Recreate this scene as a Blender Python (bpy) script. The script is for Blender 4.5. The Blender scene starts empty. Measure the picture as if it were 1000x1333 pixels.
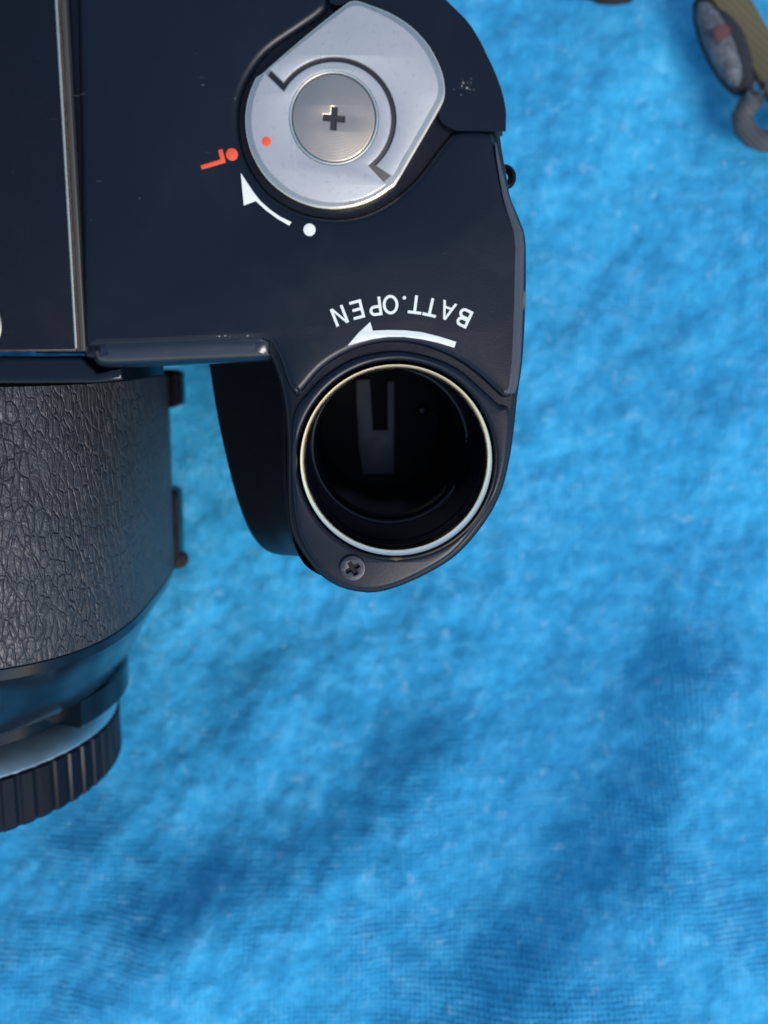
import bpy, bmesh, math, random
import numpy as np
from math import radians, sin, cos, pi
from mathutils import Vector, Matrix, noise

S = 0.001                       # everything below is written in millimetres
SC = bpy.context.scene
COL = SC.collection

# ---------------------------------------------------------------- camera, sky, sun, exposure
EYE_H = 208.0                   # height of the phone above the towel
PLATE_D = 120.0                 # distance from the phone to the base plate
FOC = 1200.0                    # focal length in picture widths / 1000
cam_data = bpy.data.cameras.new("phone_camera")
cam = bpy.data.objects.new("phone_camera", cam_data)
COL.objects.link(cam)
cam.location = (0, 0, EYE_H * S)
cam_data.sensor_fit = 'HORIZONTAL'
cam_data.angle = 2 * math.atan(500 / FOC)
cam_data.clip_start = 0.005
cam_data.clip_end = 50
cam_data.dof.use_dof = True
cam_data.dof.focus_distance = 0.125
# lens opening of about 1.95 mm: fstop = focal length / opening
cam_data.dof.aperture_fstop = cam_data.lens / 1.95
SC.camera = cam

SUN_AZ, SUN_EL = radians(147), radians(47)       # azimuth from +Y towards +X
world = bpy.data.worlds.new("World")
SC.world = world
world.use_nodes = True
wn = world.node_tree
sky = wn.nodes.new('ShaderNodeTexSky')
sky.sky_type = 'NISHITA'
sky.sun_disc = False
sky.sun_elevation = SUN_EL
sky.sun_rotation = SUN_AZ
sky.air_density = 1.0
sky.dust_density = 1.0
wn.links.new(sky.outputs[0], wn.nodes['Background'].inputs[0])
wn.nodes['Background'].inputs[1].default_value = 0.145
sun_data = bpy.data.lights.new("sun", 'SUN')
sun_data.energy = 1.45
sun_data.angle = radians(26)
sun_data.color = (1.0, 0.95, 0.88)
sun = bpy.data.objects.new("sun", sun_data)
COL.objects.link(sun)
sd = Vector((sin(SUN_AZ) * cos(SUN_EL), cos(SUN_AZ) * cos(SUN_EL), sin(SUN_EL)))
sun.rotation_euler = sd.to_track_quat('Z', 'Y').to_euler()
SC.view_settings.view_transform = 'Standard'
SC.view_settings.look = 'None'
SC.view_settings.gamma = 1.0
SC.view_settings.exposure = 0.56

# ---------------------------------------------------------------- frame of the camera body
_a, _b = radians(10), radians(2.1)
RX = np.array([[1, 0, 0], [0, cos(_a), -sin(_a)], [0, sin(_a), cos(_a)]])
RY = np.array([[cos(_b), 0, sin(_b)], [0, 1, 0], [-sin(_b), 0, cos(_b)]])
ROT = RX @ RY


def loc2(px, py, d=0.0):
    """Measured photo position -> x, y (mm) on the body, d mm below the base plate."""
    r = np.array([(px - 500) / FOC, (666.5 - py) / FOC, -1.0])
    rl = ROT.T @ r
    ol = ROT.T @ np.array([0, 0, PLATE_D])
    t = (-d - ol[2]) / rl[2]
    p = ol + t * rl
    return (float(p[0]), float(p[1]))


def L(pts, d=0.0):
    out = []
    for p in pts:
        x, y = loc2(p[0], p[1], d)
        out.append((x, y) + tuple(p[2:]))
    return out


def ground_pt(px, py, z=0.0):
    k = (EYE_H - z) / FOC
    return ((px - 500) * k, (666.5 - py) * k)


# ---------------------------------------------------------------- outline helpers
def smooth(pts, n=7):
    """closed Catmull-Rom through pts; a point with a third item is a sharp corner"""
    N = len(pts)
    out = []
    for i in range(N):
        p1, p2 = pts[i], pts[(i + 1) % N]
        p0, p3 = pts[i - 1], pts[(i + 2) % N]
        a = np.array(p1[:2]); b = np.array(p2[:2])
        m0 = (b - np.array(p0[:2])) * .5 if len(p1) < 3 else (b - a)
        m1 = (np.array(p3[:2]) - a) * .5 if len(p2) < 3 else (b - a)
        d = np.linalg.norm(b - a)
        for m, q in ((m0, 0), (m1, 1)):
            l = np.linalg.norm(m)
            if l > 1e-9 and l > d * 1.0:
                m *= d / l
        if len(p1) > 2 and len(p2) > 2:
            out.append(tuple(a)); continue
        for k in range(n):
            t = k / n
            h = ((2*t**3 - 3*t**2 + 1) * a + (t**3 - 2*t**2 + t) * m0 + (-2*t**3 + 3*t**2) * b + (t**3 - t**2) * m1)
            out.append((float(h[0]), float(h[1])))
    return out


def circle(cx, cy, r, n=96):
    return [(cx + r * cos(2*pi*k/n), cy + r * sin(2*pi*k/n)) for k in range(n)]


def arc(cx, cy, r, a0, a1, n=40):
    """px arc (y down), degrees"""
    return [(cx + r * cos(radians(a0 + (a1 - a0) * k / n)), cy + r * sin(radians(a0 + (a1 - a0) * k / n))) for k in range(n + 1)]


# ---------------------------------------------------------------- object helpers
def link(name, me, mat=None, parent=None):
    o = bpy.data.objects.new(name, me)
    COL.objects.link(o)
    if parent is not None:
        o.parent = parent
    if mat is not None and me is not None:
        me.materials.clear()
        me.materials.append(mat)
    return o


def finish(me, angle=35):
    for p in me.polygons:
        p.use_smooth = True
    me.set_sharp_from_angle(angle=radians(angle))
    return me


def plate(name, loops, ztop, zbot, bev, mat, parent, res=3, angle=50):
    """flat plate with holes and rounded top edges; loops in mm"""
    cu = bpy.data.curves.new(name, 'CURVE')
    cu.dimensions = '2D'
    cu.fill_mode = 'BOTH'
    h = (ztop - zbot) / 2
    cu.extrude = max(h - bev, 0.0001)
    cu.bevel_depth = bev
    cu.bevel_resolution = res
    cu.offset = -bev
    for lp in loops:
        sp = cu.splines.new('POLY')
        sp.points.add(len(lp) - 1)
        for k, (x, y) in enumerate(lp):
            sp.points[k].co = (x, y, 0, 1)
        sp.use_cyclic_u = True
    tmp = bpy.data.objects.new(name, cu)
    COL.objects.link(tmp)
    dg = bpy.context.evaluated_depsgraph_get()
    me = bpy.data.meshes.new_from_object(tmp.evaluated_get(dg))
    bpy.data.objects.remove(tmp)
    bpy.data.curves.remove(cu)
    bm = bmesh.new(); bm.from_mesh(me)
    bmesh.ops.remove_doubles(bm, verts=bm.verts, dist=1e-4)
    bmesh.ops.translate(bm, verts=bm.verts, vec=(0, 0, (ztop + zbot) / 2))
    bmesh.ops.scale(bm, verts=bm.verts, vec=(S, S, S))
    bmesh.ops.recalc_face_normals(bm, faces=bm.faces)
    bm.to_mesh(me); bm.free()
    me.name = name
    return link(name, finish(me, angle), mat, parent)


def lathe(name, prof, mat, parent, centre=(0, 0, 0), axis='Z', seg=96, closed=False, rad=None, angle=35):
    """revolve (r, h) pairs. axis 'Z' or 'Y'; rad(theta, r, h) may modulate the radius"""
    bm = bmesh.new()
    rings = []
    for (r, h) in prof:
        ring = []
        for k in range(seg):
            t = 2*pi*k/seg
            rr = rad(t, r, h) if rad else r
            if axis == 'Z':
                co = (centre[0] + rr*cos(t), centre[1] + rr*sin(t), centre[2] + h)
            else:
                co = (centre[0] + rr*cos(t), centre[1] + h, centre[2] + rr*sin(t))
            ring.append(bm.verts.new([c*S for c in co]))
        rings.append(ring)
    pairs = list(zip(rings[:-1], rings[1:]))
    if closed:
        pairs.append((rings[-1], rings[0]))
    for a, b in pairs:
        for k in range(seg):
            bm.faces.new((a[k], a[(k+1) % seg], b[(k+1) % seg], b[k]))
    if not closed:
        for rg in (rings[0], rings[-1]):
            bm.faces.new(rg)
    bmesh.ops.remove_doubles(bm, verts=bm.verts, dist=1e-7)
    bmesh.ops.recalc_face_normals(bm, faces=bm.faces)
    me = bpy.data.meshes.new(name); bm.to_mesh(me); bm.free()
    return link(name, finish(me, angle), mat, parent)


def loft(name, sections, mat, parent, cap=True, angle=40):
    """sections: list of equally long lists of (x, y, z) mm"""
    bm = bmesh.new()
    R = [[bm.verts.new([c*S for c in p]) for p in s] for s in sections]
    n = len(R[0])
    for a, b in zip(R[:-1], R[1:]):
        for k in range(n):
            bm.faces.new((a[k], a[(k+1) % n], b[(k+1) % n], b[k]))
    if cap:
        if cap != 'end': bm.faces.new(R[0])
        bm.faces.new(R[-1])
    bmesh.ops.recalc_face_normals(bm, faces=bm.faces)
    me = bpy.data.meshes.new(name); bm.to_mesh(me); bm.free()
    return link(name, finish(me, angle), mat, parent)


def tube(name, pts, r, mat, parent, seg=12, closed=False):
    P = [Vector(p) for p in pts]
    bm = bmesh.new(); rings = []
    n = len(P)
    up = Vector((0.13, 0.2, 1)).normalized()
    for i, p in enumerate(P):
        t = (P[(i+1) % n] - P[i-1]) if closed else (P[min(i+1, n-1)] - P[max(i-1, 0)])
        t.normalize()
        u = t.cross(up).normalized(); v = u.cross(t).normalized()
        rr = r[i] if isinstance(r, (list, tuple)) else r
        rings.append([bm.verts.new((p + (u*cos(2*pi*k/seg) + v*sin(2*pi*k/seg)) * rr) * S) for k in range(seg)])
    pr = list(zip(rings[:-1], rings[1:]))
    if closed: pr.append((rings[-1], rings[0]))
    for a, b in pr:
        for k in range(seg):
            bm.faces.new((a[k], a[(k+1) % seg], b[(k+1) % seg], b[k]))
    if not closed:
        bm.faces.new(rings[0]); bm.faces.new(rings[-1])
    bmesh.ops.recalc_face_normals(bm, faces=bm.faces)
    me = bpy.data.meshes.new(name); bm.to_mesh(me); bm.free()
    return link(name, finish(me, 60), mat, parent)


def empty(name, loc=(0, 0, 0), parent=None):
    o = bpy.data.objects.new(name, None)
    COL.objects.link(o)
    o.location = [c*S for c in loc]
    o.empty_display_size = 0.01
    if parent: o.parent = parent
    return o


def tag(o, label=None, cat=None, group=None, kind=None):
    if label: o['label'] = label
    if cat: o['category'] = cat
    if group: o['group'] = group
    if kind: o['kind'] = kind
    return o


# ---------------------------------------------------------------- materials
class N:
    def __init__(s, name):
        s.m = bpy.data.materials.new(name); s.m.use_nodes = True
        s.t = s.m.node_tree; s.b = s.t.nodes['Principled BSDF']
        s.co = s.t.nodes.new('ShaderNodeTexCoord').outputs['Object']

    def new(s, typ, **kw):
        n = s.t.nodes.new(typ)
        for k, v in kw.items():
            if k in n.inputs: n.inputs[k].default_value = v
            else: setattr(n, k, v)
        return n

    def l(s, a, b): s.t.links.new(a, b)

    def mapped(s, scale=(1, 1, 1), rot=(0, 0, 0)):
        n = s.new('ShaderNodeMapping'); s.l(s.co, n.inputs['Vector'])
        n.inputs['Scale'].default_value = scale; n.inputs['Rotation'].default_value = rot
        return n.outputs[0]

    def noise(s, scale, detail=4, rough=.55, vec=None, dist=0):
        n = s.new('ShaderNodeTexNoise')
        n.inputs['Scale'].default_value = scale; n.inputs['Detail'].default_value = detail
        n.inputs['Roughness'].default_value = rough; n.inputs['Distortion'].default_value = dist
        s.l(vec or s.co, n.inputs['Vector'])
        return n.outputs['Fac']

    def ramp(s, fac, stops, interp='LINEAR'):
        n = s.new('ShaderNodeValToRGB'); n.color_ramp.interpolation = interp
        e = n.color_ramp.elements
        while len(e) < len(stops): e.new(0.5)
        for k, (p, c) in enumerate(stops):
            e[k].position = p
            e[k].color = (c, c, c, 1) if isinstance(c, (int, float)) else (*c, 1)
        s.l(fac, n.inputs[0])
        return n.outputs[0]

    def math(s, op, a, b=0.0, c=None):
        n = s.new('ShaderNodeMath', operation=op)
        for i, v in enumerate((a, b, c)):
            if v is None: continue
            if isinstance(v, (int, float)): n.inputs[i].default_value = v
            else: s.l(v, n.inputs[i])
        return n.outputs[0]

    def mix(s, fac, a, b):
        n = s.new('ShaderNodeMix', data_type='RGBA')
        for i, v in ((0, fac), (6, a), (7, b)):
            if isinstance(v, (int, float)): n.inputs[i].default_value = v
            elif isinstance(v, tuple): n.inputs[i].default_value = (*v, 1)
            else: s.l(v, n.inputs[i])
        return n.outputs[2]

    def bump(s, h, strength=1.0, dist=0.0001, prev=None):
        n = s.new('ShaderNodeBump')
        n.inputs['Strength'].default_value = strength; n.inputs['Distance'].default_value = dist
        s.l(h, n.inputs['Height'])
        if prev: s.l(prev, n.inputs['Normal'])
        return n.outputs[0]

    def set(s, **kw):
        for k, v in kw.items():
            k = k.replace('_', ' ')
            i = s.b.inputs[k]
            if isinstance(v, (int, float)): i.default_value = v
            elif isinstance(v, tuple): i.default_value = (*v, 1) if len(v) == 3 else v
            else: s.l(v, i)
        return s


def black_paint(name, base=(.012, .0125, .014), rough=.38, wear=True, edge=True, scuffs=(), spec=.32):
    m = N(name)
    col = base
    spk = m.ramp(m.noise(900, 3, .6), [(.70, 0), (.76, 1)])
    cn = m.mix(m.noise(40, 3), tuple(c*.85 for c in base), tuple(c*1.25 for c in base))
    if wear:
        dust = m.ramp(m.noise(1500, 2, .5), [(.775, 0), (.81, .4)])
        cn = m.mix(dust, cn, (.16, .165, .17))
        v = m.mapped((160, 1500, 300), (0, 0, 0.7))
        sc = m.ramp(m.noise(1.0, 2, .5, vec=v), [(.75, 0), (.785, .28)])
        cn = m.mix(sc, cn, (.10, .105, .11))
    for (x, y, sx, sy, dens) in scuffs:
        mp = m.new('ShaderNodeVectorMath', operation='SUBTRACT')
        m.l(m.co, mp.inputs[0]); mp.inputs[1].default_value = (x*S, y*S, 0)
        m2 = m.new('ShaderNodeVectorMath', operation='MULTIPLY')
        m.l(mp.outputs[0], m2.inputs[0]); m2.inputs[1].default_value = (1/(sx*S), 1/(sy*S), 0)
        ln = m.new('ShaderNodeVectorMath', operation='LENGTH'); m.l(m2.outputs[0], ln.inputs[0])
        fall = m.ramp(ln.outputs['Value'], [(0, 1), (1, 0)])
        nn = m.noise(2600, 3, .7)
        k = m.ramp(m.math('ADD', m.math('MULTIPLY', fall, .32), nn), [(.84 - dens, 0), (.90 - dens, .8)])
        cn = m.mix(k, cn, (.33, .32, .30))
    if edge:
        g = m.new('ShaderNodeNewGeometry')
        pt = m.math('ADD', g.outputs['Pointiness'], m.math('MULTIPLY', m.math('SUBTRACT', m.noise(1100, 4, .7), .5), .10))
        e = m.ramp(pt, [(.60, 0), (.64, .7)])
        cn = m.mix(e, cn, (.16, .13, .085))
    r = m.math('ADD', m.math('MULTIPLY', m.noise(60, 4), .14), rough - .07)
    r = m.math('ADD', r, m.ramp(m.noise(95, 5, .6, dist=1.5), [(.50, 0), (.75, .09)]))
    fine = m.noise(3500, 2, .5)
    m.set(Base_Color=cn, Roughness=r, Normal=m.bump(fine, .22, .00004), IOR=1.5, Specular_IOR_Level=spec)
    return m.m


M = {}
M['plate'] = black_paint('black_lacquer', (.0028, .006, .0125), .29, scuffs=[(-21.5, 52.0, 2.2, .7, -.02), (-20, 22.5, 14, .5, -.03), (10.0, 52.0, 3.6, 3.0, -.01), (-18.5, 50.5, 2.6, .8, -.04)])
M['collar'] = black_paint('collar_lacquer', (.003, .006, .013), .28, scuffs=[(-5.3, -1.6, 1.6, .9, -.02)])
M['shell'] = black_paint('black_shell', (.0022, .0035, .007), .26)
M['lug'] = black_paint('black_lug', (.002, .0022, .003), .25, spec=.15, wear=False, edge=False)
M['grip'] = black_paint('grip_rubber', (.0018, .003, .0055), .42, wear=False, edge=False)
M['strip'] = black_paint('grey_strip', (.05, .05, .048), .35, wear=False, edge=False)
M['edge'] = black_paint('edge_highlight_paint', (.05, .056, .068), .24, edge=False)  # lighter grey: sky highlight on the right bevel, put into the colour
M['lip'] = black_paint('lip_enamel', (.003, .007, .015), .2, edge=False, spec=.75)
M['lip'].node_tree.nodes['Principled BSDF'].inputs['IOR'].default_value = 1.5
M['dark'] = black_paint('tube_black', (.0016, .0025, .006), .16, spec=.5, wear=False, edge=False)
M['floor'] = black_paint('chamber_black', (.002, .002, .003), .6, wear=False, edge=False)
M['gloss'] = black_paint('gloss_black', (.004, .008, .014), .15, wear=False, edge=False)
M['ribbed'] = black_paint('ribbed_rubber', (.005, .007, .012), .32, wear=False, edge=False)


M['ribbed'].node_tree.nodes['Principled BSDF'].inputs['Specular IOR Level'].default_value = .15


def metal(name, col, rough, aniso=0, nz=600, bumpd=.00002, spots=None, var=.1):
    m = N(name)
    c = m.mix(m.noise(nz, 4, .6), tuple(x*(1-var) for x in col), tuple(min(1, x*(1+var)) for x in col))
    if spots:
        c = m.mix(m.ramp(m.noise(350, 5, .7), [(.60, 0), (.72, .7)]), c, spots)
    r = m.math('ADD', m.math('MULTIPLY', m.noise(nz*.7, 4, .6), .2), rough - .1)
    m.set(Base_Color=c, Metallic=1.0, Roughness=r, Anisotropic=aniso, Normal=m.bump(m.noise(nz*4, 3), .3, bumpd))
    return m.m


M['chrome'] = metal('worn_chrome', (.88, .78, .60), .15, spots=(.42, .34, .22))
M['satin'] = N('satin_aluminium_lacquer')
_m = M['satin']
_c = _m.mix(_m.noise(220, 5, .65), (.43, .43, .43), (.51, .51, .50))
_c = _m.mix(_m.ramp(_m.noise(1500, 3, .6), [(.58, 0), (.72, .45)]), _c, (.30, .31, .32))
_c = _m.mix(_m.ramp(_m.noise(1.0, 2, .5, vec=_m.mapped((1800, 140, 300), (0, 0, .9))), [(.70, 0), (.76, .5)]), _c, (.66, .66, .66))
_m.set(Base_Color=_c, Metallic=.45, Roughness=.42, Normal=_m.bump(_m.noise(1800, 3), .4, .00003))
M['satin'] = _m.m
M['screw_steel'] = metal('warm_steel', (.64, .54, .42), .34, nz=300, var=.12)
M['slot_steel'] = metal('slot_steel', (.30, .29, .27), .40)
M['slot_dark'] = metal('slot_dark', (.075, .074, .075), .5)
M['dark_steel'] = metal('dark_steel', (.05, .055, .065), .36)
M['contact'] = metal('contact_plate', (.07, .068, .07), .36)
M['reflect_tint'] = metal('reflect_tinted_flange', (.66, .84, .88), .46)  # cyan tint paints the towel's reflection into the metal colour


def turned(mat, strength=.25):
    t = mat.node_tree
    b = t.nodes['Principled BSDF']
    co = t.nodes.new('ShaderNodeTexCoord')
    sub = t.nodes.new('ShaderNodeVectorMath'); sub.operation = 'SUBTRACT'
    kx_, ky_ = loc2(435, 157)
    sub.inputs[1].default_value = (kx_*S, ky_*S, 0)
    t.links.new(co.outputs['Object'], sub.inputs[0])
    w = t.nodes.new('ShaderNodeTexWave'); w.wave_type = 'RINGS'; w.rings_direction = 'Z'
    w.inputs['Scale'].default_value = 900; w.inputs['Distortion'].default_value = 1.2
    w.inputs['Detail Scale'].default_value = .3
    t.links.new(sub.outputs[0], w.inputs['Vector'])
    bp = t.nodes.new('ShaderNodeBump'); bp.inputs['Strength'].default_value = strength; bp.inputs['Distance'].default_value = .00002
    old = b.inputs['Normal'].links[0].from_socket
    t.links.new(old, bp.inputs['Normal']); t.links.new(w.outputs['Fac'], bp.inputs['Height'])
    t.links.new(bp.outputs[0], b.inputs['Normal'])


turned(M['screw_steel'], .13)


def flat_paint(name, col, rough=.5):
    m = N(name)
    c = m.mix(m.noise(900, 4, .6), tuple(x*.86 for x in col), col)
    c = m.mix(m.ramp(m.noise(1800, 3, .6), [(.70, 0), (.78, .5)]), c, tuple(x*.4 for x in col))
    m.set(Base_Color=c, Roughness=rough)
    return m.m


M['white_ink'] = flat_paint('white_paint', (.80, .82, .76))
M['red_ink'] = flat_paint('red_paint', (.85, .09, .03))


def leather():
    m = N('grained_leatherette')
    mp = m.mapped((1.0, 0.36, .9))
    wob = m.new('ShaderNodeTexNoise'); m.l(mp, wob.inputs['Vector'])
    wob.inputs['Scale'].default_value = 450; wob.inputs['Detail'].default_value = 3
    ad = m.new('ShaderNodeVectorMath', operation='MULTIPLY_ADD')
    m.l(wob.outputs['Color'], ad.inputs[0]); ad.inputs[1].default_value = (.0011, .0011, .0011); m.l(mp, ad.inputs[2])
    v = m.new('ShaderNodeTexVoronoi', feature='DISTANCE_TO_EDGE'); v.inputs['Scale'].default_value = 1000
    m.l(ad.outputs[0], v.inputs['Vector'])
    v2 = m.new('ShaderNodeTexVoronoi', feature='DISTANCE_TO_EDGE'); v2.inputs['Scale'].default_value = 2100
    m.l(ad.outputs[0], v2.inputs['Vector'])
    h1 = m.ramp(v.outputs['Distance'], [(0, 0), (.10, .75), (.4, 1)], 'EASE')
    h2 = m.ramp(v2.outputs['Distance'], [(0, 0), (.12, 1)], 'EASE')
    h = m.math('ADD', h1, m.math('MULTIPLY', h2, .22))
    h = m.math('MULTIPLY', h, m.ramp(m.noise(120, 3), [(.33, .35), (.62, 1)]))
    h = m.math('ADD', h, m.math('MULTIPLY', m.noise(380, 3), .9))
    m.set(Base_Color=m.mix(m.noise(500, 3), (.020, .023, .027), (.042, .045, .050)), Roughness=.42,
          Normal=m.bump(h, 1.0, .00030))
    return m.m


M['leather'] = leather()


def towel():
    m = N('knitted_towel')
    sep = m.new('ShaderNodeSeparateXYZ')
    wob = m.new('ShaderNodeTexNoise'); m.l(m.co, wob.inputs['Vector'])
    wob.inputs['Scale'].default_value = 30; wob.inputs['Detail'].default_value = 3
    ad = m.new('ShaderNodeVectorMath', operation='MULTIPLY_ADD')
    m.l(wob.outputs['Color'], ad.inputs[0]); ad.inputs[1].default_value = (.0025, .0025, 0); m.l(m.co, ad.inputs[2])
    jit = m.new('ShaderNodeTexNoise'); m.l(m.co, jit.inputs['Vector'])
    jit.inputs['Scale'].default_value = 520; jit.inputs['Detail'].default_value = 2
    ad2 = m.new('ShaderNodeVectorMath', operation='MULTIPLY_ADD')
    m.l(jit.outputs['Color'], ad2.inputs[0]); ad2.inputs[1].default_value = (.0007, .0007, 0); m.l(ad.outputs[0], ad2.inputs[2])
    m.l(ad2.outputs[0], sep.inputs[0])
    P = .00104
    x = m.math('MULTIPLY', sep.outputs[0], 2*pi/P)
    y = m.math('MULTIPLY', sep.outputs[1], 2*pi/(P*.95))
    # every stitch is a small dome; four of them leave a hole, its shade painted darker
    lean = m.math('MULTIPLY', m.math('COSINE', x), .5)
    ca = m.math('MULTIPLY_ADD', m.math('COSINE', x), .5, .5)
    cb = m.math('MULTIPLY_ADD', m.math('COSINE', m.math('ADD', y, lean)), .5, .5)
    hole = m.math('POWER', m.math('MULTIPLY', ca, cb), .75)
    rows = m.math('MULTIPLY', m.math('ADD', ca, m.math('MULTIPLY', cb, .25)), .16)
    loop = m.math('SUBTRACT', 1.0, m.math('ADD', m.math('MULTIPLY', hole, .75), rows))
    fuzz = m.noise(1300, 4, .7)
    vis = m.ramp(m.noise(38, 3, .6), [(.38, .12), (.60, 1)])
    h = m.math('ADD', m.math('MULTIPLY', loop, vis), m.math('MULTIPLY', fuzz, .9))
    big = m.noise(170, 5, .62)
    mid = m.noise(420, 4, .65)
    c = m.ramp(m.math('ADD', m.math('MULTIPLY', big, .6), m.math('MULTIPLY', mid, .4)),
               [(.34, (.024, .29, .54)), (.50, (.042, .385, .67)), (.66, (.10, .49, .77))])
    gap_shade = m.ramp(loop, [(.15, 1), (.70, 0)])  # shade between the stitches, mixed into the yarn colour below
    c = m.mix(m.math('MULTIPLY', m.math('MULTIPLY', gap_shade, vis), .75), c, (.007, .22, .50))
    fleck = m.ramp(m.noise(300, 4, .6), [(.60, 0), (.72, .55)])
    c = m.mix(fleck, c, (.24, .56, .78))
    b1 = m.bump(h, .8, .0004)
    b2 = m.bump(big, .5, .0025, prev=b1)
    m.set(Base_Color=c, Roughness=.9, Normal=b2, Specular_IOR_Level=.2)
    m.b.inputs['Sheen Weight'].default_value = .25
    m.b.inputs['Sheen Roughness'].default_value = .4
    m.b.inputs['Sheen Tint'].default_value = (.5, .8, 1, 1)
    return m.m


M['towel'] = towel()


def webbing(name, col, period=.0009):
    m = N(name)
    w = m.new('ShaderNodeTexWave', wave_type='BANDS', bands_direction='DIAGONAL')
    m.l(m.co, w.inputs['Vector']); w.inputs['Scale'].default_value = 1/period*.3
    w.inputs['Distortion'].default_value = 1.0
    c = m.mix(m.math('MULTIPLY', w.outputs['Fac'], .6), tuple(x*.6 for x in col), col)
    m.set(Base_Color=c, Roughness=.85, Normal=m.bump(w.outputs['Fac'], .6, .0003))
    return m.m


M['olive'] = webbing('olive_webbing', (.13, .115, .055))
M['dark_fabric'] = webbing('charcoal_fabric', (.016, .02, .026))
M['grey_print'] = N('grey_print')
_m = M['grey_print']
_c = _m.mix(_m.ramp(_m.noise(500, 4, .7), [(.40, 0), (.6, 1)]), (.05, .055, .065), (.15, .155, .165))
_m.set(Base_Color=_c, Roughness=.6); M['grey_print'] = _m.m
M['grey_cord'] = webbing('grey_cord', (.11, .115, .12))
M['brown'] = webbing('brown_leather', (.02, .014, .010))
M['table'] = N('pale_table'); M['table'].set(Base_Color=M['table'].mix(M['table'].noise(20), (.30, .28, .25), (.36, .33, .30)), Roughness=.6); M['table'] = M['table'].m

# ================================================================ the towel and the table under it
def band(pts):
    return [ground_pt(px, py, 4) for px, py in pts]


BAND_A = band([(930, 740), (885, 830), (860, 930), (825, 1020), (770, 1110), (700, 1190), (620, 1260), (540, 1330), (440, 1420)])
BAND_B = band([(620, 900), (560, 975), (480, 1045), (400, 1085), (300, 1125), (215, 1180), (170, 1260), (150, 1380)])
BAND_C = band([(420, 800), (350, 870), (300, 950), (200, 1010), (90, 1110), (20, 1180)])


def step_fold(x, y, pts, w, back):
    """a soft crest along a line: rises on the line's lower right side, then runs out slowly"""
    best = 1e9; sg = 0; u = 0
    n = len(pts) - 1
    for i in range(n):
        ax, ay = pts[i]; bx, by = pts[i+1]
        dx, dy = bx-ax, by-ay
        t = max(0.0, min(1.0, ((x-ax)*dx + (y-ay)*dy) / (dx*dx+dy*dy)))
        qx, qy = x-ax-t*dx, y-ay-t*dy
        d2 = qx*qx + qy*qy
        if d2 < best:
            best = d2; u = (i + t)/n
            sg = 1 if (qx*dy - qy*dx) < 0 else -1
    s_ = sg * math.sqrt(best)
    fade = min(1, u/.28, (1-u)/.28)
    fade = fade*fade*(3-2*fade)
    if s_ < -40: return 0.0
    return fade / (1 + math.exp(-s_/w)) * math.exp(-(max(s_, 0)/back)**1.3)


def fold(x, y):
    """height in mm of the towel at x, y mm"""
    z = 0.0
    # two long folds that run from right-middle down to the lower left
    def ridge(cx, cy, ang, w, h, ln):
        ca, sa = cos(ang), sin(ang)
        u = (x-cx)*ca + (y-cy)*sa
        v = -(x-cx)*sa + (y-cy)*ca
        v += 4*sin(u/23.0)
        return h * math.exp(-(v/w)**2) * math.exp(-(u/ln)**4)
    z += 17 * step_fold(x, y, BAND_A, 5.2, 32)
    z += 14 * step_fold(x, y, BAND_B, 4.6, 26)
    z += 6 * step_fold(x, y, BAND_C, 3.5, 20)
    z += ridge(90, 40, radians(80), 22, 4, 90)
    z += 3.2*noise.noise((x/36, y/36, 3.1)) + 1.8*noise.noise((x/13, y/13, 7.7)) + .55*noise.noise((x/4.5, y/4.5, 1.3))
    z += 30 / (1 + math.exp((y + 92) / 20))
    return z - 3.0


def build_towel():
    nx, ny = 300, 380
    X = np.concatenate([np.linspace(-300, -115, 30, endpoint=False), np.linspace(-115, 125, nx), np.linspace(125, 300, 31)[1:]])
    Y = np.concatenate([np.linspace(-330, -135, 30, endpoint=False), np.linspace(-135, 145, ny), np.linspace(145, 330, 31)[1:]])
    Z = np.array([[fold(x, y) for x in X] for y in Y])
    ker = np.exp(-np.linspace(-2, 2, 9)**2); ker /= ker.sum()
    pad = np.pad(Z, 4, mode='edge')
    pad = np.apply_along_axis(lambda v: np.convolve(v, ker, 'valid'), 0, pad)
    Zs = np.apply_along_axis(lambda v: np.convolve(v, ker, 'valid'), 1, pad)
    w = len(X)
    V = [(x*S, y*S, (Zs[j][i] + .5*noise.noise((x/4.2, y/4.2, 1.3)) + .25*noise.noise((x/2.1, y/2.1, 5.3)))*S) for j, y in enumerate(Y) for i, x in enumerate(X)]
    F = [(j*w+i, j*w+i+1, (j+1)*w+i+1, (j+1)*w+i) for j in range(len(Y)-1) for i in range(w-1)]
    me = bpy.data.meshes.new('towel'); me.from_pydata(V, [], F)
    for p in me.polygons: p.use_smooth = True
    o = link('towel', me, M['towel'])
    so = o.modifiers.new('thickness', 'SOLIDIFY'); so.thickness = .0012; so.offset = -1
    tag(o, 'rumpled bright blue knitted towel spread out under the black camera', 'towel')


build_towel()
bm = bmesh.new(); bmesh.ops.create_grid(bm, x_segments=1, y_segments=1, size=1.5)
me = bpy.data.meshes.new('table_top'); bm.to_mesh(me); bm.free()
tb = link('table_surface', me, M['table']); tb.location.z = -.016; tag(tb, kind='structure')

# ================================================================ the camera
root = empty('film_camera')
root.rotation_mode = 'QUATERNION'
root.rotation_quaternion = Matrix(ROT.tolist()).to_quaternion()
root.location = (0, 0, (EYE_H - PLATE_D) * S)
tag(root, 'black film camera standing upside down on the blue towel with its battery chamber open', 'camera')

CC = (1.6, 6.62)            # centre of the battery chamber (mm)
CR = 12.42                  # its rim
KC = loc2(435, 157)         # centre of the locking key

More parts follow.
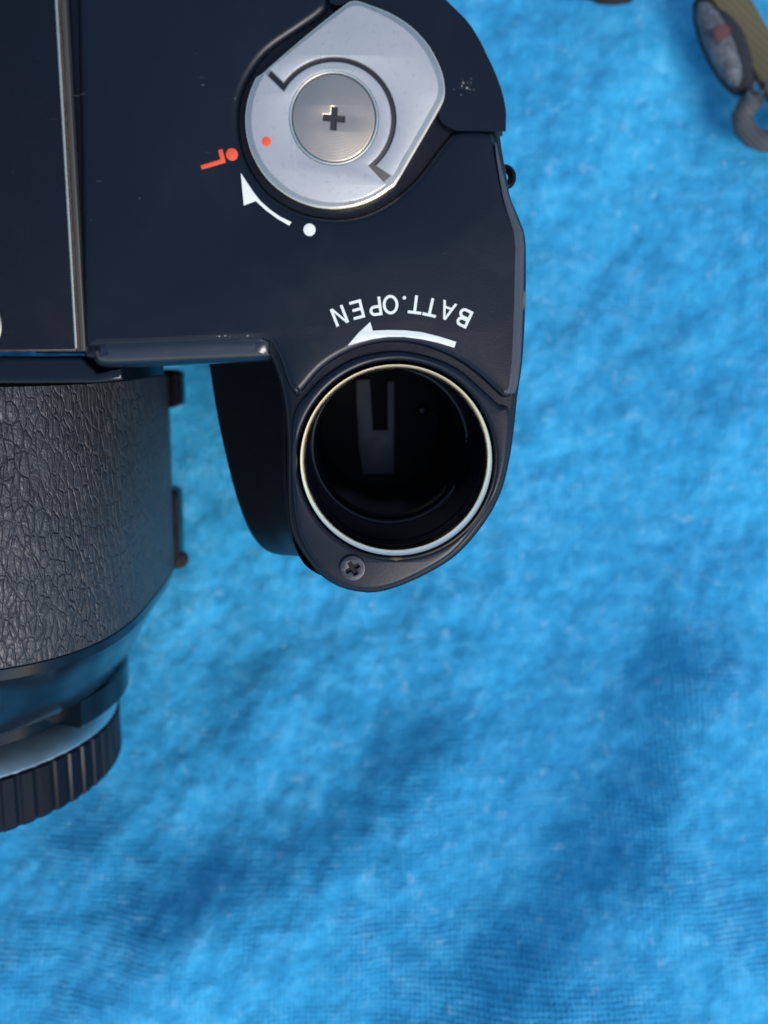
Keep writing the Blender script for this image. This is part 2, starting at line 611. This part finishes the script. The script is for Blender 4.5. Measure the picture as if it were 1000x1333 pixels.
# --- shell under the base plates
shell_px = [(430, -260), (500, -90), (545, -38), (578, -3), (613, 35), (635, 80), (648, 120), (653, 160), (657, 190), (663, 225), (668, 253),
            (679, 280), (687, 303), (689, 330), (688, 400), (684, 470), (677, 520), (673, 560), (667, 600), (657, 640), (641, 673),
            (617, 706), (590, 732), (555, 753), (518, 769), (490, 776), (465, 775), (440, 768), (415, 752), (396, 730), (381, 705),
            (374, 680), (372, 640), (371, 560), (365, 510), (356, 480), (350, 465, 1), (230, 467), (130, 470, 1), (108, 466), (104, 460, 1), (40, 460, 1), (-60, -260, 1)]
_ly = [loc2(px, py, 1.5)[1] for px, py in ((125, 479), (230, 475), (340, 471))]
front_lip = smooth([(-37.2, 25.5, 1), (-37.1, _ly[0] + 1.2), (-36.2, _ly[0] + .15), (-34, _ly[0]), (-24, _ly[1]), (-15.2, _ly[2]), (-13.9, _ly[2] + .5), (-13.2, 25.5, 1)])
plate('front_lip', [front_lip], -.35, -8, 2.5, M['lip'], root, res=7)
shell = plate('body_shell', [smooth(L(shell_px)), circle(*CC, 12.6)], -1.0, -88, 1.1, M['shell'], root, res=4)

# --- base cover, with the locking key standing in its bay
base_px = [(90, -260, 1), (99, 0, 1), (108, 452, 1), (230, 448), (340, 443, 1), (352, 448), (364, 470), (374, 500), (387, 519, 1),
           (420, 481), (455, 459), (487, 449), (518, 446), (548, 450), (577, 460), (602, 473), (627, 492), (655, 518, 1), (665, 517), (671, 505), (676, 470),
           (679, 400), (681, 320), (679, 300), (672, 285), (661, 258), (654, 228), (648, 195), (644, 176), (634, 168), (600, 168), (588, 172, 1),
           (569, 196), (542, 231), (517, 253), (488, 271), (460, 280), (430, 282), (392, 275), (354, 254), (330, 225), (316, 194), (311, 158),
           (315, 124), (330, 92), (353, 65), (404, 30), (424, 14), (428, 2), (428, -260, 1)]
plate('base_cover', [smooth(L(base_px))], 0, -2.4, 1.0, M['plate'], root, res=4)

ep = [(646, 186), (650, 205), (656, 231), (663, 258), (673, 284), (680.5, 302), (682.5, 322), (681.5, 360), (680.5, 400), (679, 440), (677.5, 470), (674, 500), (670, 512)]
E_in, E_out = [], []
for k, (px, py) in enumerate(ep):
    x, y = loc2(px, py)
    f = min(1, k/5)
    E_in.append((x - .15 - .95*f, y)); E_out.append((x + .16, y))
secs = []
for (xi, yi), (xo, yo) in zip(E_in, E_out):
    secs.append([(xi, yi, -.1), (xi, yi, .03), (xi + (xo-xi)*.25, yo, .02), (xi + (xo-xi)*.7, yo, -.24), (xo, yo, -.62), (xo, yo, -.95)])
loft('bevel_highlight', secs, M['edge'], root, angle=60)  # added strip whose paler colour stands in for the bevel's bright reflection

# --- corner cover above the key
corner_px = [(437, -260, 1), (437, -6), (452, -6), (466, -5), (494, 4), (536, 28), (566, 58), (584, 98), (587, 120), (583, 140), (582, 152),
             (596, 160, 1), (649, 161, 1), (649, 145), (643, 118), (628, 82), (605, 40), (570, 4), (535, -32), (490, -90), (430, -250, 1)]
plate('corner_cover', [smooth(L(corner_px))], .1, -2.4, .9, M['plate'], root, res=4)

# --- collar plate round the chamber
collar_px = [(384, 535), (398, 514), (421, 491), (456, 469), (487, 460), (518, 457), (547, 461), (576, 470), (601, 483), (622, 501), (651, 527), (662, 530), (666, 540),
             (664, 575), (660, 605), (650, 640), (634, 668), (610, 700), (585, 725), (550, 746), (517, 761), (490, 768), (466, 768), (443, 761),
             (421, 746), (403, 724), (390, 700), (383, 670), (380, 640), (379, 600), (380, 560)]
plate('collar_plate', [smooth(L(collar_px)), circle(*CC, 12.75)], -.12, -1.6, .62, M['collar'], root, res=4)

# --- raised left part of the base with its bright moulded edge
lx = -37.9
left = [(-118, 95), (lx, 95), (lx, 20.6), (-118, 20.2)]
plate('film_door_base', [left], 1.5, -12, .35, M['shell'], root, res=4)
tube('worn_edge', [(lx - .13, 95, 1.38), (lx - .13, 55, 1.39), (lx - .13, 35, 1.37), (lx - .14, 21.0, 1.36)], .15, M['chrome'], root, seg=16)
plate('seam_strip', [[(lx + .03, 95), (lx + .62, 95), (lx + .62, 20.7), (lx + .03, 20.7)]], .22, -1.6, .12, M['strip'], root)
# stepped front below it
st = smooth([(-118, 20.0, 1), (lx - .6, 19.9, 1), (lx + 1.2, 17.9, 1), (lx + 4.3, 18.5, 1), (lx + 4.4, 17.0, 1), (lx + 1, 16.6, 1), (-118, 16.4, 1)])
plate('mount_flange', [st], -2.6, -30, .5, M['gloss'], root)

# tripod socket, just outside the left edge of the picture
tx, ty = loc2(-28, 421, -1.5)
sock = lathe('tripod_socket', [(3.2, -.3), (3.6, .25), (3.9, .35), (4.15, .25), (4.2, -.4), (3.2, -.4)], M['slot_steel'], root, (tx - 1.3, ty, 1.5), closed=True)
lathe('socket_hole', [(0.01, .06), (3.2, .06), (3.25, -.2)], M['floor'], sock, (tx - 1.3, ty, 1.5), seg=48)

# --- battery chamber
rim = lathe('chamber_rim', [(11.72, -1.4), (11.74, -.30), (11.80, -.22), (12.28, .34), (12.34, .38), (CR, .25), (CR + .02, -1.3)], M['chrome'], root, (CC[0], CC[1], 0), seg=160, closed=True)


def open_tube(name, prof, mat, parent, centre, seg=128):
    bm = bmesh.new(); rings = []
    for (r, h) in prof:
        rings.append([bm.verts.new(((centre[0]+r*cos(2*pi*k/seg))*S, (centre[1]+r*sin(2*pi*k/seg))*S, h*S)) for k in range(seg)])
    for a, b in zip(rings[:-1], rings[1:]):
        for k in range(seg):
            bm.faces.new((a[k], b[k], b[(k+1) % seg], a[(k+1) % seg]))
    me = bpy.data.meshes.new(name); bm.to_mesh(me); bm.free()
    o = link(name, finish(me, 30), mat, parent)
    return o


tubeo = open_tube('chamber_wall', [(11.9, -.6), (11.86, -3.2), (11.70, -3.4), (11.70, -6.2), (11.62, -6.3), (11.62, -6.8), (11.70, -6.9), (11.68, -19.0), (11.45, -19.1), (11.45, -19.8), (11.7, -19.9), (11.68, -24), (11.2, -24.3), (11.15, -52.5)], M['dark'], root, CC)
fl = lathe('chamber_floor', [(0.01, -52), (11.3, -52), (11.3, -53)], M['floor'], root, (CC[0], CC[1], 0), seg=96)
bm = bmesh.new()


def bxm(bm, x0, x1, y0, y1, z0, z1):
    vs = [bm.verts.new((x*S, y*S, z*S)) for z in (z0, z1) for y in (y0, y1) for x in (x0, x1)]
    for f in ((0, 2, 3, 1), (4, 5, 7, 6), (0, 1, 5, 4), (2, 6, 7, 3), (0, 4, 6, 2), (1, 3, 7, 5)):
        bm.faces.new([vs[i] for i in f])


ct = [(463, 494), (482, 494), (486, 560), (505, 560), (504, 496), (514, 496), (514, 618), (472, 618), (466, 580)]
plate('battery_contact', [L(ct, 50.5)], -50.5, -51.2, .15, M['contact'], root)
bx_, by_ = loc2(551, 535, 49)
lathe('contact_rivet', [(0.01, .9), (.5, .8), (.85, .4), (1.0, -.6)], M['contact'], root, (bx_, by_, -50.5), seg=24)

# --- locking key: base dish, fixed disc, fold-up handle, centre screw
kx, ky = KC
key_px = [(341, 97), (352, 87), (400, 46), (452, 5), (463, 2), (477, 6), (508, 18), (536, 36), (559, 61), (574, 90), (579, 110), (579, 128), (573, 143), (545, 192), (515, 243)]
a0 = math.degrees(math.atan2(243 - 158, 515 - 435)); a1 = math.degrees(math.atan2(97 - 158, 341 - 435)) + 360
arcp = arc(435, 158, 116, a0 + 4, a1 - 4, 48)
key_out = smooth(L(key_px) + L(arcp), 3)
key = plate('locking_key', [key_out], .75, -1.3, .42, M['chrome'], root, res=4)
kt = 1.15
plate('gap_floor', [L(arc(435, 158, 103, 0, 354, 80))],   .80, .4, .05, M['slot_dark'], key, res=1)
lower = arc(435, 158, 107, math.degrees(math.atan2(242 - 158, 502 - 435)), math.degrees(math.atan2(97-158, 344-435)) + 360, 60)
inner = arc(435, 158, 73.8, math.degrees(math.atan2(121 - 158, 368 - 435)) + 360, math.degrees(math.atan2(220 - 158, 481 - 435)) + 360, 60)
plate('fixed_disc', [L(lower + inner), circle(kx, ky, 5.35)], kt, .5, .10, M['satin'], key, res=2, angle=30)
hand = smooth(L([(352, 93, 1), (400, 54.5), (452, 15), (463, 11.5), (476, 14.5), (505, 28), (530, 45), (550.5, 68), (564, 94), (569, 112), (569, 125), (564, 137), (510.5, 232, 1)]), 6)
hand_in = L(arc(435, 158, 80.5, math.degrees(math.atan2(215 - 158, 487 - 435)), math.degrees(math.atan2(113 - 158, 373 - 435)), 60))
plate('fold_handle', [hand + hand_in], kt + .08, .5, .10, M['satin'], key, res=2, angle=30)
lathe('screw_seat', [(5.02, .3), (5.06, kt + .06), (5.18, kt + .14), (5.3, kt + .06), (5.34, .3)], M['chrome'], key, (kx, ky, 0), seg=96, closed=True)


def cross_outline(cx, cy, w, l, rot):
    p = [(-w, -l), (w, -l), (w, -w), (l, -w), (l, w), (w, w), (w, l), (-w, l), (-w, w), (-l, w), (-l, -w), (-w, -w)]
    return [(cx + x*cos(rot) - y*sin(rot), cy + x*sin(rot) + y*cos(rot)) for x, y in p]


ks = plate('centre_screw', [circle(kx, ky, 4.95), cross_outline(kx, ky, .37, 1.32, radians(-4))], kt + .05, .3, .12, M['screw_steel'], key, res=3, angle=50)
lathe('slot_bottom', [(0.01, .45), (2.0, .45), (2.0, .30)], M['slot_dark'], ks, (kx, ky, 0), seg=24)

# --- phillips screw in the collar
sx, sy = loc2(459, 739)
bs = plate('collar_screw', [circle(sx, sy, 1.72, 48), cross_outline(sx, sy, .26, .95, radians(28))], .42, -.5, .12, M['dark_steel'], root, res=3, angle=50)
lathe('slot_bottom', [(0.01, .03), (1.3, .03), (1.3, -.3)], M['floor'], bs, (sx, sy, 0), seg=24)

# --- printing on the base
def mark(name, pts, mat, z=.0, parent=root, t=.035):
    return plate(name, [pts], z + t, z - .05, .012, mat, parent, res=1, angle=30)


mark('locked_dot', circle(*loc2(302, 201), .72, 28), M['red_ink'])
mark('index_dot', circle(*loc2(403, 299), .74, 28), M['white_ink'])
mark('index_dot', circle(*loc2(348, 187), .56, 28), M['red_ink'], z=kt, parent=key)
mark('letter', L([(261, 215.5), (263, 220.5), (294, 211.5), (289.5, 194), (284, 195.5), (287, 207.5)]), M['red_ink'])['label'] = 'small orange-red letter L'
# small curved arrow beside the key
c0 = (435, 158)
outer_a = arc(*c0, 146.5, 113.5, 134.5, 14)     # shaft outer edge (px, y down)
inner_a = arc(*c0, 140, 133, 113.5, 14)
mark('printed_arrow', L([(376.5, 293.5), (361, 284.5), (346, 273.5), (333, 261.5), (317.5, 267.5), (313.5, 225), (330, 250), (340, 262.5), (352, 273), (365, 282), (379.5, 289)]), M['white_ink'])
# long arrow over the chamber
mark('printed_arrow', L([(452.5, 450), (467, 433), (482, 419), (485.5, 430.5), (505, 429.6), (528, 430), (550, 432.5), (572, 438), (594, 445), (591.5, 452.5), (570, 446), (548, 441.3), (526, 438.5), (505, 438.4), (486, 441), (470, 445)]), M['white_ink'])

# lettering on an arc round the chamber, heads towards the centre
TEXT = [('B', 604, 413.5), ('A', 582.5, 404.5), ('T', 561, 400), ('T', 541, 396.5), ('.', 526.5, 392), ('O', 508.5, 396.5), ('P', 488.5, 399), ('E', 465, 403), ('N', 442, 411)]
ccx, ccy = 516, 598


W = .15                      # stroke width / letter height


def bowl(x0, y0, y1, xr, w=0.0, n=10):
    # right-hand bowl from (x0, y0) to (x0, y1), shrunk by w
    y0, y1, xr = y0 + w, y1 - w, xr - w
    rad = (y1 - y0)/2
    cx = xr - rad
    return [(x0, y0)] + [(cx + rad*cos(a), (y0+y1)/2 + rad*sin(a)) for a in np.linspace(-pi/2, pi/2, n*2)] + [(x0, y1)]


def letter_loops(ch):
    if ch == 'T': return [[(.0, 1), (0, 1-W), (.37-W/2, 1-W), (.37-W/2, 0), (.37+W/2, 0), (.37+W/2, 1-W), (.74, 1-W), (.74, 1)]], .74
    if ch == 'E': return [[(0, 0), (0, 1), (.63, 1), (.63, 1-W), (W, 1-W), (W, .57), (.58, .57), (.58, .57-W), (W, .57-W), (W, W), (.65, W), (.65, 0)]], .65
    if ch == 'N': return [[(0, 0), (0, 1), (.16, 1), (.73-W, .22), (.73-W, 1), (.73, 1), (.73, 0), (.57, 0), (W, .78), (W, 0)]], .73
    if ch == 'A': return [[(0, 0), (.33, 1), (.47, 1), (.8, 0), (.655, 0), (.565, .28), (.235, .28), (.145, 0)], [(.272, .40), (.528, .40), (.40, .82)]], .8
    if ch == 'O': return [[(.42 + .42*cos(t), .5 + .52*sin(t)) for t in np.linspace(0, 2*pi, 36, endpoint=False)], [(.42 + (.42-W)*cos(t), .5 + (.52-W)*sin(t)) for t in np.linspace(0, 2*pi, 36, endpoint=False)]], .84
    if ch == 'P': return [[(0, 0)] + [(W, 0), (W, .44)] + bowl(W, .44, 1, .67)[1:-1] + [(0, 1)], bowl(W, .44, 1, .67, W)], .67
    if ch == 'B': return [[(0, 0)] + bowl(0, 0, .56, .70)[1:-1][:-3] + bowl(0, .48, 1, .65)[1:-1][3:] + [(0, 1)], bowl(W, .0, .55, .70, W), bowl(W, .48, 1, .65, W)], .70
    if ch == '.': return [circle(.09, .09, .095, 20)], .18


CAP = 2.28
for ch, gx, gy in TEXT:
    base = loc2(gx, gy)
    if ch == '.':
        base = loc2(gx - .5, 397.5)
    d = Vector((CC[0] - base[0], CC[1] - base[1])); d.normalize()      # "up" of the letter
    rgt = Vector((d.y, -d.x))
    loops, wd = letter_loops(ch)
    out = []
    for lp in loops:
        o_ = []
        for (u, v) in lp:
            q = Vector(base) + rgt * (u - wd/2) * CAP * 1.02 + d * (v - .5) * CAP
            o_.append((q.x, q.y))
        out.append(o_)
    o = plate('letter', out, .03, -.05, .008, M['white_ink'], root, res=0, angle=30)
    o['label'] = 'white letter ' + ch if ch != '.' else 'white full stop'

# --- flared grip below the collar, on its left
def grip_section(z, k):
    # k = 0 hugging the collar, 1 fully flared
    A = [(-12.3, 24), (-12.6, 16), (-12.8, 9), (-12.8, 2), (-12.3, -3), (-11.6, -5.6), (-10, -8), (-6, -9.8), (0, -9.5), (8, -5), (13, 3), (14, 12), (10, 22), (0, 25)]
    B = [(-26.6, 26), (-26.0, 18), (-24.9, 9.5), (-23.3, 1.2), (-21.8, -4.5), (-20.0, -8.8), (-17.6, -11.2), (-13.5, -11.6), (-4, -11.3), (7, -7), (11, 2), (12, 12), (9, 22), (-8, 26)]
    P = [(a[0]*(1-k)+b[0]*k, a[1]*(1-k)+b[1]*k) for a, b in zip(A, B)]
    return [(x, y, z) for x, y in smooth(P, 6)]


loft('hand_grip', [grip_section(-2.0, -.01), grip_section(-2.6, .004), grip_section(-12, .12), grip_section(-21, .55), grip_section(-25.5, .92), grip_section(-27.5, 1.0), grip_section(-70, .93)], M['grip'], root, cap='end')

# --- strap lug on the right side
lx_, ly_ = loc2(664, 231, 10)
tube('strap_lug', [(lx_ - .75 + .95*cos(t), ly_ + 1.15*sin(t), -9.5 - .5*sin(t)) for t in np.linspace(0, 2*pi, 28, endpoint=False)], .55, M['lug'], root, closed=True)

# --- lens housing (rounded box section) with leatherette, taper, neck, ribbed ring
def superell(y, hx, hz, n, cx=-80, cz=-44, cnt=160):
    out = []
    for k in range(cnt):
        t = 2*pi*k/cnt
        c, s_ = cos(t), sin(t)
        out.append((cx + hx*math.copysign(abs(c)**(2/n), c), y, cz + hz*math.copysign(abs(s_)**(2/n), s_)))
    return out


lens = empty('lens_barrel', (0, 0, 0), root)
def sleeve(name, secs, mat, cap=True):
    return loft(name, [superell(*s_) for s_ in secs], mat, lens, cap)


ys = list(np.linspace(16.0, -21.8, 20))
sleeve('leatherette_cover', [(16.3, 40, 43, 3.6)] + [(y, 41, 44, 3.6) for y in ys] + [(-22.0, 40.8, 43.8, 3.6), (-22.2, 40, 43, 3.6)], M['leather'])
sleeve('front_taper', [(-21.9, 40.2, 43.2, 3.6), (-22.3, 40.9, 43.7, 3.5), (-24.0, 40.6, 43.3, 3.4), (-24.3, 40.2, 42.9, 3.3), (-30.2, 36.6, 40.8, 2.7), (-36, 33.5, 38.5, 2.2), (-36.5, 33.0, 37.8, 2.2), (-36.6, 30, 33, 2.1)], M['gloss'])
def sector(name, r0, r1, y0, y1, t0, t1, mat):
    secs = []
    for k in range(25):
        t = radians(t0 + (t1 - t0)*k/24)
        secs.append([(-80 + r*cos(t), y, -44 + r*sin(t)) for r, y in ((r0, y0), (r1 - .5, y0), (r1, y0 - .5), (r1, y1 + .5), (r1 - .5, y1), (r0, y1))])
    return loft(name, secs, mat, lens)


sector('side_guard', 25.0, 34.0, -36.3, -41.6, -70, 26, M['gloss'])
lathe('neck', [(27.4, -36), (27.2, -47)], M['gloss'], lens, (-80, 0, -44), axis='Y', seg=120)
lathe('filter_flange', [(25.0, -42.2), (27.6, -42.5), (31.5, -45.3), (31.6, -45.5), (31.0, -46.5), (24.5, -46.5)], M['reflect_tint'], lens, (-80, 0, -44), axis='Y', seg=120, closed=True)
nr = 64


def rib(t, r, h):
    if r < 30: return r
    ph = (t * nr / (2*pi)) % 1.0
    return r - (.34 if ph < .12 else .22 if ph < .23 else 0)


lathe('ribbed_ring', [(30.5, -45.9), (31.7, -45.8), (32.0, -46.1), (32.0, -54.2), (31.6, -54.9), (30.0, -55.2), (27, -55.2), (26.5, -45.6)], M['ribbed'], lens, (-80, 0, -44), axis='Y', seg=nr*9, closed=True, rad=rib, angle=25)
lathe('index_tab', [(26.2, -43.2), (30.2, -43.4), (30.4, -44.6), (26.2, -44.6)], M['reflect_tint'], lens, (-80, 0, -44), axis='Y', seg=120, closed=True) if False else None


# switches low on the side of the lens housing
def side_switch(px0, py0, px1, py1, d, w):
    (x0, y0), (x1, y1) = loc2(px0, py0, d), loc2(px1, py1, d)
    x = (x0 + x1)/2
    prof = [(x - 3, y0), (x + w*.6, y0), (x + w, (y0*3+y1)/4), (x + w, (y0+3*y1)/4), (x + w*.6, y1), (x - 3, y1)]
    return plate('side_switch', [smooth(prof, 4)], -d, -d - 6, .4, M['lug'], lens)


side_switch(230, 484, 231, 528, 66, .55)
side_switch(226, 640, 232, 738, 64, .5)
tab = loc2(240, 728, 66)
plate('orange_tab', [smooth([(tab[0]-2.5, tab[1]-1.6), (tab[0]+.4, tab[1]-1.2), (tab[0]+.5, tab[1]+1.0), (tab[0]-2.5, tab[1]+1.5)], 4)], -64.5, -67, .3, M['brown'], lens)

# ================================================================ things lying at the top right
def flat_strap(name, pts, w, t, mat, parent=None):
    """a band lying on the towel: pts = centre line in mm (x, y, z)"""
    secs = []
    n = len(pts)
    for i, p in enumerate(pts):
        a, b = pts[max(i-1, 0)], pts[min(i+1, n-1)]
        d = Vector((b[0]-a[0], b[1]-a[1])).normalized(); nrm = Vector((-d.y, d.x))
        s_ = []
        for (u, v) in ((-1, 0), (-.93, .8), (-.6, 1), (0, 1.12), (.6, 1), (.93, .8), (1, 0), (.9, -.6), (-.9, -.6)):
            s_.append((p[0]+nrm.x*u*w/2, p[1]+nrm.y*u*w/2, p[2]+v*t))
        secs.append(s_)
    return loft(name, secs, mat, parent)


def gp(px, py, z):
    x, y = ground_pt(px, py, z)
    return (x, y, z)


st_ = [gp(905 + (1060-905)*k/9, -75 + (190+75)*k/9, 9 + .8*sin(k)) for k in range(10)]
o = flat_strap('olive_strap', st_, 7.5, 1.6, M['olive'])
tag(o, 'olive webbing strap crossing the top right corner of the towel', 'strap')

pouch = empty('charcoal_pouch', gp(938, 66, 0)); tag(pouch, 'small charcoal pouch with a worn grey and red printed side beside the olive strap', 'pouch')
ax0, ax1 = Vector(gp(909, 4, 6.5)), Vector(gp(962, 122, 6.5))
dr = (ax1 - ax0).normalized(); nm = Vector((-dr.y, dr.x, 0))
base = Vector(pouch.location) / S


def capsule(name, p0, p1, half_w, half_h, mat, parent, off, zoff=0):
    secs = []
    for k in range(17):
        f = k / 16
        s0 = math.sin(pi * f) ** .35 if 0 < f < 1 else .12
        c = p0 + (p1-p0)*f
        ring = []
        for j in range(20):
            t = 2*pi*j/20
            q = c + (nm*cos(t)*half_w*s0) + Vector((0, 0, 1))*sin(t)*half_h*s0 + nm*off + Vector((0, 0, zoff)) - base
            ring.append((q.x, q.y, q.z))
        secs.append(ring)
    return loft(name, secs, mat, parent)


# nm points to the upper right, towards the strap
capsule('pouch_body', ax0 - dr*2, ax1 + dr*1, 4.6, 4.6, M['dark_fabric'], pouch, 1.6)
capsule('printed_panel', ax0 + dr*1, ax1 - dr*1, 2.6, 3.2, M['grey_print'], pouch, -.9, 2.6)
rm = ax0*.55 + ax1*.45
lathe('red_emblem', [(0.01, .35), (1.7, .25), (2.0, -.6)], flat_paint('faded_red', (.12, .045, .045)), pouch, tuple(rm - nm*.9 - base + Vector((0, 0, 5.6))), seg=28)

rg = gp(987, 114, 14)
o = tube('split_ring', [(rg[0] + 1.3*cos(t), rg[1] + 1.3*sin(t), rg[2] + .5*cos(t)) for t in np.linspace(0, 2*pi, 28, endpoint=False)], .28, M['contact'], None, closed=True)
tag(o, 'tiny steel split ring at the lower end of the charcoal pouch', 'ring')
loop_pts = [gp(x, y, z) for x, y, z in ((984, 126, 9), (974, 136, 7), (966, 150, 6), (968, 166, 6), (979, 178, 6), (994, 184, 7), (1012, 184, 8), (1030, 178, 8), (1045, 165, 8))]
o = tube('cord_loop', loop_pts, 2.3, M['grey_cord'], None, seg=14)
tag(o, 'thick grey cord loop curling at the right edge below the pouch', 'cord')
o = tube('dark_cord', [gp(820, -8, 6), gp(800, -5, 7), gp(783, -6, 7), gp(760, -16, 6)], 1.8, M['brown'], None, seg=12)
tag(o, 'dark brown cord end just showing at the top edge of the towel', 'cord')
